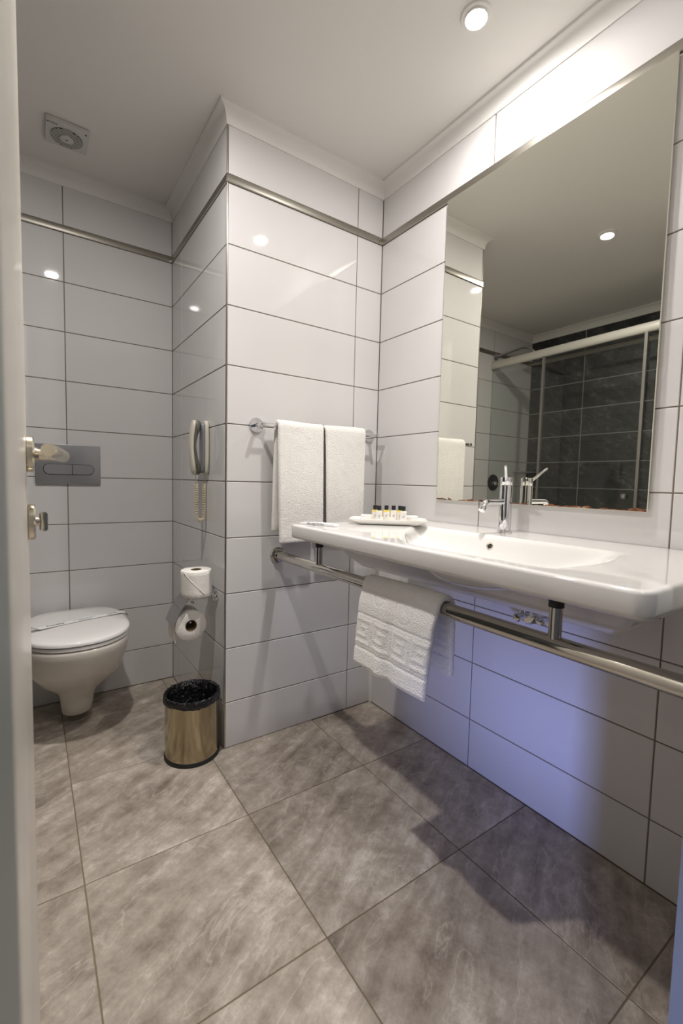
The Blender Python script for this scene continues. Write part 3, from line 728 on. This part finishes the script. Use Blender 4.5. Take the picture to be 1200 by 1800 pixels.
# ------------------------------------------------------------ telephone
ph = thing('wall_telephone', (-A, 0.192, 1.0), 'cream and grey wall telephone with coiled cord on the side wall by toilet', 'telephone')
py = 0.192
def ellip(z, xc, hx, hy, n=20, flat=0.0):
    L = []
    for k in range(n):
        a = 2 * math.pi * k / n; x = math.cos(a); y = math.sin(a)
        x = math.copysign(abs(x) ** 0.7, x); y = math.copysign(abs(y) ** 0.8, y)
        L.append((xc + hx * x, py + hy * y, z))
    return L
zs = [0.993, 0.996, 1.006, 1.04, 1.10, 1.15, 1.18, 1.192, 1.195]
hys = [0.010, 0.017, 0.024, 0.0275, 0.0285, 0.0275, 0.0245, 0.017, 0.010]
mb = MB(); mb.loft([ellip(z, -A - 0.0095, 0.0095, h) for z, h in zip(zs, hys)]); base_o = mb.build('cradle_base', 'phone', ph)
mb = MB(); mb.loft([ellip(z, -A - 0.022, 0.010 - (0.004 if 1.03 < z < 1.16 else 0), h * 0.86) for z, h in zip([0.998, 1.001, 1.010, 1.04, 1.10, 1.15, 1.176, 1.186, 1.189], hys)]); mb.build('cradle_face', 'phone_grey', ph)
zz = [0.992, 0.996, 1.006, 1.025, 1.05, 1.08, 1.10, 1.12, 1.14, 1.165, 1.182, 1.191, 1.194]
bow = [0, .001, .003, .0055, .0085, .0105, .011, .0105, .009, .006, .003, .001, 0]
hy2 = [0.006, 0.013, 0.019, 0.0215, 0.0205, 0.019, 0.0185, 0.019, 0.0205, 0.022, 0.020, 0.014, 0.007]
inn = [.001, .003, .006, .007, .002, -.003, -.005, -.003, .001, .007, .007, .003, .001]
mb = MB(); mb.loft([ellip(z, -A - 0.0515 - b, 0.0075, h) for z, b, h in zip(zz, bow, hy2)]); hs = mb.build('handset', 'phone', ph)
mb = MB(); mb.loft([ellip(z, -A - 0.042 - b * 0.7 + i_ * 0.5, 0.0075 + i_ * 0.5, h * 0.93) for z, b, h, i_ in zip(zz, bow, hy2, inn)]); mb.build('handset_inner', 'phone_dark', hs)
for z in (1.022, 1.030, 1.150, 1.158):
    mb = MB(); mb.lathe([(0.0018, 0), (0.0018, 0.0008), (0, 0.0008)], (-A - 0.047, py - 0.0205, z), (0, -1, 0), 10); mb.build('screw', 'dark', hs)
# coiled cord hanging in a loop
ctr = []
xa, xb, zt_, zb_ = -A - 0.043, -A - 0.014, 0.958, 0.832
for k in range(30): ctr.append(Vector((xa, py, zt_ - (zt_ - zb_) * k / 29)))
for k in range(1, 12):
    a = math.pi * k / 12; ctr.append(Vector(((xa + xb) / 2 - (xb - xa) / 2 * math.cos(a), py, zb_ - (xb - xa) / 2 * math.sin(a))))
for k in range(30): ctr.append(Vector((xb, py + 0.002, zb_ + (zt_ - zb_) * k / 29)))
coil = [Vector((-A - 0.048, py, 0.996)), Vector((-A - 0.046, py, 0.975))]
turns = 46; N_ = turns * 10
for i in range(N_):
    f = i / (N_ - 1) * (len(ctr) - 1); a = int(min(f, len(ctr) - 2)); c = ctr[a].lerp(ctr[a + 1], f - a); t = (ctr[a + 1] - ctr[a]).normalized()
    e1 = Vector((0, 1, 0)); e2 = t.cross(e1); an = 2 * math.pi * turns * i / N_
    coil.append(c + (e1 * math.cos(an) + e2 * math.sin(an)) * 0.0064)
coil += [Vector((xb, py, 0.975)), Vector((-A - 0.012, py, 0.996))]
mb = MB(); mb.tube(coil, 0.0017, 6); mb.build('coiled_cord', 'cord', ph)

# ------------------------------------------------------------ flush plate
fp = thing('flush_plate', (-1.095, B, 1.02), 'rectangular matt chrome dual flush plate on the wall above toilet', 'flush plate')
fx0, fx1, fz0, fz1 = -1.213, -0.978, 0.942, 1.106
mb = MB(); mb.box((fx0, B - 0.011, fz0), (fx1, B, fz1), 0.0015); mb.build('cover_plate', 'plate', fp)
def stad(x0, x1, z0, z1, y, l=True, r=True, n=10):
    rad = (z1 - z0) / 2; L = []; zc = (z0 + z1) / 2
    if r: L += [(x1 - rad + rad * math.sin(R(180 * i / n)), y, zc - rad * math.cos(R(180 * i / n))) for i in range(n + 1)]
    else: L += [(x1, y, z0), (x1, y, z1)]
    if l: L += [(x0 + rad - rad * math.sin(R(180 * i / n)), y, zc + rad * math.cos(R(180 * i / n))) for i in range(n + 1)]
    else: L += [(x0, y, z1), (x0, y, z0)]
    return L
sx0, sx1, sz0, sz1, sm = -1.1855, -1.0035, 0.982, 1.023, -1.083
mb = MB(); mb.loft([stad(sx0 - 0.0018, sx1 + 0.0018, sz0 - 0.0018, sz1 + 0.0018, B - 0.0112), stad(sx0 - 0.0018, sx1 + 0.0018, sz0 - 0.0018, sz1 + 0.0018, B - 0.0116)]); mb.build('button_groove', 'dark', fp)
mb = MB(); mb.loft([stad(sx0, sm - 0.0008, sz0, sz1, B - 0.0112, True, False), stad(sx0, sm - 0.0008, sz0, sz1, B - 0.0135, True, False), stad(sx0 + 0.001, sm - 0.0018, sz0 + 0.001, sz1 - 0.001, B - 0.0145, True, False)]); mb.build('flush_button', 'plate_button', fp)
mb = MB(); mb.loft([stad(sm + 0.0008, sx1, sz0, sz1, B - 0.0112, False, True), stad(sm + 0.0008, sx1, sz0, sz1, B - 0.0135, False, True), stad(sm + 0.0018, sx1 - 0.001, sz0 + 0.001, sz1 - 0.001, B - 0.0145, False, True)]); mb.build('flush_button', 'plate_button', fp)

# ------------------------------------------------------------ toilet
tcx = -1.0955
wc = thing('toilet', (tcx, 0.45, 0.03), 'white wall-hung toilet with closed lid, on the rear wall in the corner', 'toilet')
def outline(w_, yf, yb, z, n=56, xc=tcx, p=2.15, pb=3.4, ym=0.42):
    L = []; ymid = ym if yf < ym - 0.02 else yf + 0.02
    for k in range(n):
        a = 2 * math.pi * k / n; c_, s_ = math.cos(a), math.sin(a)
        if s_ < 0: e = 2 / p; L.append((xc + w_ * math.copysign(abs(c_) ** e, c_), ymid - (ymid - yf) * abs(s_) ** e, z))
        else: e = 2 / pb; L.append((xc + w_ * math.copysign(abs(c_) ** e, c_), ymid + (yb - ymid) * abs(s_) ** e, z))
    return L
mb = MB()
secs = [(0.030, .515, .58, .0300), (.046, .470, .62, .0340), (.053, .447, .64, .05), (.056, .432, .66, .09), (.060, .418, .67, .125), (.068, .405, .69, .150), (.086, .385, .700, .170), (.118, .338, .7065, .203), (.146, .288, .7065, .245), (.166, .250, .7065, .295), (.175, .230, .7065, .340), (.1765, .224, .7065, .362), (.174, .226, .7065, .370), (.168, .232, .705, .3735)]
mb.loft([outline(w_, yf, yb, z, ym=max(0.42, yf + 0.05)) for w_, yf, yb, z in secs]); mb.build('bowl', 'wc', wc, angle=60)
mb = MB(); mb.loft([outline(.172, .229, .665, .3755), outline(.176, .225, .668, .378), outline(.176, .225, .668, .386), outline(.172, .229, .665, .3885)]); mb.build('seat', 'lid', wc)
mb = MB(); mb.loft([outline(.172, .228, .675, .3915), outline(.179, .221, .680, .394), outline(.1795, .2205, .680, .402), outline(.176, .225, .678, .4065), outline(.164, .238, .668, .4095), outline(.12, .28, .63, .4112), outline(.05, .36, .55, .412)]); mb.build('lid', 'lid', wc, angle=60)
for sx in (-1, 1):
    mb = MB(); mb.tube([(tcx + sx * 0.075 - 0.02, 0.688, 0.389), (tcx + sx * 0.075 + 0.02, 0.688, 0.389)], 0.010, 16); mb.build('hinge', 'chrome', wc)
for sx in (-1, 1):
    mb = MB(); mb.lathe([(0.010, 0), (0.010, 0.003), (0.006, 0.005), (0, 0.005)], (tcx + sx * 0.151, 0.60, 0.26), (sx, 0, -0.25), 16); mb.build('fixing_cap', 'lid', wc)
# paper band over the lid
bd = thing('hygiene_band', (-1.06, 0.49, 0.413), 'white printed paper band laid across the closed toilet lid', 'paper band')
ctrl = [(-1.262, 0.392, 0.405), (-1.246, 0.402, 0.428), (-1.215, 0.425, 0.4165), (-1.158, 0.451, 0.4140), (-1.06, 0.482, 0.4142), (-0.975, 0.503, 0.4138), (-0.935, 0.513, 0.4145), (-0.915, 0.516, 0.411), (-0.905, 0.512, 0.396)]
L0 = []; L1_ = []
for i, p in enumerate(ctrl):
    wv = 0.016
    tw = 0.012 if i == 1 else 0.0
    L0.append((p[0] + 0.004, p[1] - wv, p[2] + tw)); L1_.append((p[0] - 0.004, p[1] + wv, p[2] - tw * 0.2))
mb = MB(); loops = [[L0[i], L1_[i], (L1_[i][0], L1_[i][1], L1_[i][2] + 0.0006), (L0[i][0], L0[i][1], L0[i][2] + 0.0006)] for i in range(len(ctrl))]
mb.loft(loops); mb.build('band_paper', 'paper', bd, angle=20)
bdir = Vector((0.098, 0.030, 0.0)).normalized(); bper = Vector((-bdir.y, bdir.x, 0))
text_mesh('band_text', 'Aurelia', 0.021, frame((-1.165, 0.450, 0.4162), bdir, bper), 'ink', bd, 0.0001)
text_mesh('band_text', 'Sanitized for your', 0.011, frame((-1.066, 0.486, 0.4153), bdir, bper), 'blue_ink', bd, 0.0001)
text_mesh('band_text', 'protection', 0.011, frame((-1.063, 0.475, 0.4153), bdir, bper), 'blue_ink', bd, 0.0001)
text_mesh('band_text', 'Aurelia', 0.014, frame((-0.963, 0.508, 0.4153), bdir, bper), 'ink', bd, 0.0001)

# ------------------------------------------------------------ toilet roll holder and rolls
hx, hy, hz = -A, 0.088, 0.546
rh = thing('toilet_roll_holder', (hx, hy, hz), 'chrome toilet roll holder with hinged cover flap on the side wall', 'toilet roll holder')
mb = MB(); mb.lathe([(0.021, 0.0), (0.0215, 0.002), (0.0215, 0.006), (0.019, 0.009), (0.008, 0.010)], (hx, hy, hz), (-1, 0, 0), 28); mb.build('wall_flange', 'chrome', rh)
mb = MB(); mb.tube([(hx - 0.006, hy, hz), (hx - 0.020, hy, hz)], 0.0095, 20); mb.tube([(hx - 0.018, hy, hz), (-0.760, hy, hz + 0.001)], 0.0045, 14); mb.build('arm', 'chrome', rh)
mb = MB(); mb.tube([(-0.760, hy - 0.006, hz + 0.001), (-0.760, 0.200, hz + 0.001)], 0.0050, 14); mb.lathe([(0.0065, 0), (0.0065, 0.004), (0, 0.005)], (-0.762, hy - 0.004, hz - 0.012), (0, -1, 0), 14); mb.build('hinge_rod', 'chrome', rh)
mb = MB(); mb.box((-0.765, hy - 0.008, hz + 0.006), (-0.690, 0.180, hz + 0.008)); mb.build('top_plate', 'chrome', rh, smooth=False)
c0_ = Vector((-0.7705, 0, hz + 0.004)); c1_ = Vector((-0.8270, 0, 0.452)); cd = (c1_ - c0_); cn = Vector((-cd.z, 0, cd.x)).normalized()
mb = MB(); lps = []
for y in (hy - 0.006, 0.198):
    L = []
    for k in range(9):
        f = k / 8; q = c0_ + cd * f - cn * 0.006 * math.sin(math.pi * f); L.append((q.x, y, q.z))
    for k in range(8, -1, -1):
        f = k / 8; q = c0_ + cd * f - cn * 0.006 * math.sin(math.pi * f) + cn * 0.0012; L.append((q.x, y, q.z))
    lps.append(L)
mb.loft(lps); mb.build('cover_flap', 'flap', rh)
lrx, lrz, lry0, lry1 = -0.7635, 0.446, 0.092, 0.190
mb = MB(); mb.tube([(-0.760, 0.200, hz), (-0.760, 0.203, hz - 0.03), (lrx, 0.203, lrz + 0.01), (lrx, 0.200, lrz + 0.002), (lrx, 0.10, lrz + 0.010)], 0.0035, 12); mb.build('spindle', 'chrome', rh)
def roll(cx_, cy_, cz_, axis, ln, rad, rin, label, nm):
    t = thing('toilet_roll', (cx_, cy_, cz_), label, 'toilet roll', 'toilet rolls on the chrome holder')
    mb = MB(); ax = axis; n_ = 48
    ax = Vector(axis).normalized(); u = Vector((0, 0, 1)) if abs(ax.z) < 0.9 else Vector((1, 0, 0)); a = (u - ax * u.dot(ax)).normalized(); b = ax.cross(a)
    def ringl(r, h, wob=0.0):
        return [tuple(Vector((cx_, cy_, cz_)) + ax * h + (a * math.cos(2 * math.pi * k / n_) + b * math.sin(2 * math.pi * k / n_)) * (r * (1 + wob * noise.noise(Vector((math.cos(2 * math.pi * k / n_) * 2, math.sin(2 * math.pi * k / n_) * 2, h * 8)))))) for k in range(n_)]
    pr = [ringl(rin, 0.0005), ringl(rad - 0.002, 0, .02), ringl(rad, 0.002, .02)] + [ringl(rad, ln * q / 6, .03) for q in range(1, 6)] + [ringl(rad, ln - 0.002, .02), ringl(rad - 0.002, ln, .02), ringl(rin, ln - 0.0005), ringl(rin, 0.0005)]
    mb.loft(pr, False, False); body = mb.build('paper_roll', 'tissue', t, angle=50)
    mb = MB(); mb.loft([ringl(rin + .0002, 0), ringl(rin - 0.0018, 0), ringl(rin - 0.0018, ln), ringl(rin + .0002, ln)], False, False); mb.build('card_core', 'core', t)
    return t
rt = roll(-0.742, 0.098, hz + 0.0085, (-0.02, 0, 1), 0.095, 0.0530, 0.019, 'wrapped-edge toilet roll standing upright on top of the chrome holder', 'a')
# folded point across the upright roll
mb = MB(); c = Vector((-0.742, 0.098, 0.5545)); th = []
for k in range(13):
    a = R(205 + 80 * k / 12); h = 0.092 - 0.080 * k / 12
    th.append(c + Vector((math.cos(a) * 0.0542 - 0.02 * h, math.sin(a) * 0.0542, h)))
mb.tube(th, 0.0011, 6); mb.build('folded_edge', 'tissue', rt)
rt2 = roll(lrx, lry0, lrz, (0, 1, 0), 0.098, 0.0555, 0.0205, 'half-covered toilet roll hanging below the chrome holder, round end facing out', 'b')
mb = MB(); lps = []
for y in (lry0 + 0.004, lry1 - 0.004):
    L = [(lrx - 0.0560, y, lrz - 0.005), (lrx - 0.0575, y, lrz - 0.03), (lrx - 0.054, y, lrz - 0.056), (lrx - 0.053, y, lrz - 0.056), (lrx - 0.0563, y, lrz - 0.03), (lrx - 0.0550, y, lrz - 0.005)]
    lps.append(L)
mb.loft(lps); mb.build('loose_sheet', 'tissue', rt2)

# ------------------------------------------------------------ waste bin
bcx, bcy, brd, bh = -0.7740, 0.0418, 0.0915, 0.2222
bn = thing('waste_bin', (bcx, bcy, 0), 'round polished steel waste bin with black base standing at the wall corner', 'bin')
mb = MB(); mb.lathe([(0.0, 0.001), (brd + 0.001, 0.0), (brd + 0.0028, 0.002), (brd + 0.0028, 0.010), (brd + 0.0010, 0.0135), (brd, 0.0138)], (bcx, bcy, 0), 'z', 64); mb.build('base_ring', 'black', bn)
mb = MB(); mb.lathe([(brd - 0.0005, 0.0125), (brd - 0.0005, bh - 0.010), (brd + 0.0012, bh - 0.006), (brd + 0.0012, bh - 0.001), (brd - 0.001, bh), (brd - 0.003, bh - 0.001), (brd - 0.003, 0.02), (0, 0.018)], (bcx, bcy, 0), 'z', 64, cap=False); mb.build('bin_body', 'bin', bn)
lp = []
nL = 192
for li, (r_, z_) in enumerate([(brd + 0.0020, bh - 0.020), (brd + 0.0038, bh - 0.016), (brd + 0.0036, bh - 0.002), (brd + 0.0022, bh + 0.0040), (brd - 0.002, bh + 0.0060), (brd - 0.0065, bh + 0.002), (brd - 0.010, bh - 0.03), (brd - 0.014, bh - 0.075), (brd - 0.030, bh - 0.115), (0.03, bh - 0.15)]):
    L = []
    for k in range(nL):
        a = 2 * math.pi * k / nL; q = noise.noise(Vector((math.cos(a) * 9 + li * 0.25, math.sin(a) * 9, li * 0.7))); q2 = noise.noise(Vector((math.cos(a) * 2.2, math.sin(a) * 2.2, 3.1)))
        amp = 0.0034 if li < 6 else 0.012
        rr_ = r_ + (abs(q) if li < 5 else q) * amp; zz_ = z_ + q * (0.0035 if li < 6 else 0.008) + (q2 * 0.010 if li < 2 else 0)
        L.append((bcx + rr_ * math.cos(a), bcy + rr_ * math.sin(a), zz_))
    lp.append(L)
mb = MB(); mb.loft(lp, False, True); o = mb.build('bin_liner', 'liner', loc=(bcx, bcy, 0.1), angle=60)
tag(o, 'crinkled black plastic liner folded over the rim of the steel waste bin', 'bin liner')

# ------------------------------------------------------------ shower seen in the mirror
GX = -1.705
sh = thing('shower_screen', (GX, -0.3, 0.0), 'glass shower screen with pale top rail, opposite the mirror and seen in it', 'shower screen')
mb = MB(); mb.loft([[(GX + 0.020 * math.cos(2 * math.pi * k / 28), y, z + 0.029 * math.sin(2 * math.pi * k / 28)) for k in range(28)] for y, z in ((B, 1.885), (YF, 1.905))]); mb.build('top_rail', 'alu', sh)
mb = MB(); mb.box((GX - 0.02, YF, 0.0), (GX + 0.02, B, 0.03)); mb.build('bottom_rail', 'alu', sh, smooth=False)
mb = MB(); mb.box((GX - 0.010, 0.285, 0.03), (GX - 0.005, B - 0.002, 1.88)); mb.build('fixed_pane', 'glass', sh, smooth=False)
mb = MB(); mb.box((GX + 0.005, -0.335, 0.03), (GX + 0.010, 0.27, 1.89)); p2 = mb.build('sliding_pane', 'glass', sh, smooth=False)
mb = MB(); mb.box((GX - 0.012, YF + 0.01, 0.03), (GX - 0.007, -0.36, 1.89)); mb.build('fixed_pane', 'glass', sh, smooth=False)
mb = MB(); mb.box((GX - 0.006, 0.272, 0.03), (GX + 0.012, 0.288, 1.885)); mb.build('edge_profile', 'alu_dark', sh, smooth=False)
mb = MB(); mb.box((GX - 0.006, -0.352, 0.03), (GX + 0.012, -0.336, 1.89)); mb.build('edge_profile', 'alu_dark', sh, smooth=False)
mb = MB(); mb.lathe([(0.008, 0), (0.008, 0.008), (0.016, 0.012), (0.017, 0.020), (0.012, 0.026), (0, 0.027)], (GX + 0.010, -0.285, 0.930), (1, 0, 0), 24); mb.build('knob', 'chrome', p2)
sa = thing('overhead_shower', (-1.745, B, 1.957), 'chrome shower arm and head on the white end wall, seen in mirror', 'shower head')
mb = MB(); mb.lathe([(0.026, 0), (0.027, 0.002), (0.024, 0.010), (0.010, 0.014)], (-1.745, B, 1.957), (0, -1, 0), 28); mb.build('wall_flange', 'chrome', sa)
mb = MB(); mb.tube([(-1.745, B - 0.01, 1.957), (-1.93, B - 0.10, 2.04), (-1.99, B - 0.13, 2.045), (-2.02, B - 0.145, 2.02), (-2.025, B - 0.15, 1.97)], 0.008, 16); mb.build('arm_tube', 'chrome', sa)
mb = MB(); mb.lathe([(0.010, 0.03), (0.014, 0.018), (0.045, 0.008), (0.048, 0.0), (0, -0.002)], (-2.025, B - 0.15, 1.945), 'z', 32); mb.build('shower_rose', 'chrome', sa)
sm_ = thing('shower_mixer', (-1.778, B, 1.00), 'round dark chrome shower mixer plate on the end wall, seen in mirror', 'shower tap')
mb = MB(); mb.lathe([(0.062, 0), (0.064, 0.002), (0.062, 0.008), (0.03, 0.010)], (-1.778, B, 0.998), (0, -1, 0), 40); mb.build('wall_plate', 'cap', sm_)
mb = MB(); mb.lathe([(0.020, 0.008), (0.020, 0.03), (0.016, 0.034), (0, 0.034)], (-1.778, B, 0.990), (0, -1, 0), 28); mb.build('control_knob', 'chrome', sm_)
mb = MB(); mb.tube([(-1.778, B - 0.026, 0.990), (-1.778, B - 0.060, 0.985)], 0.004, 12); mb.build('lever', 'chrome', sm_)
ss = thing('corner_shelf', (-2.16, 0.64, 1.09), 'small chrome wire shelf in the far corner of the shower, seen in mirror', 'shelf')
mb = MB(); pts = [(-2.205, 0.695, 1.09), (-2.02, 0.695, 1.09), (-2.03, 0.62, 1.09), (-2.12, 0.55, 1.09), (-2.205, 0.52, 1.09)]; mb.tube(pts + [pts[0]], 0.004, 10); mb.build('wire_frame', 'chrome', ss)
for k in range(5):
    x = -2.19 + 0.035 * k; mb = MB(); mb.tube([(x, 0.693, 1.09), (x, 0.545 + 0.012 * k, 1.09)], 0.002, 8); mb.build('wire', 'chrome', ss)
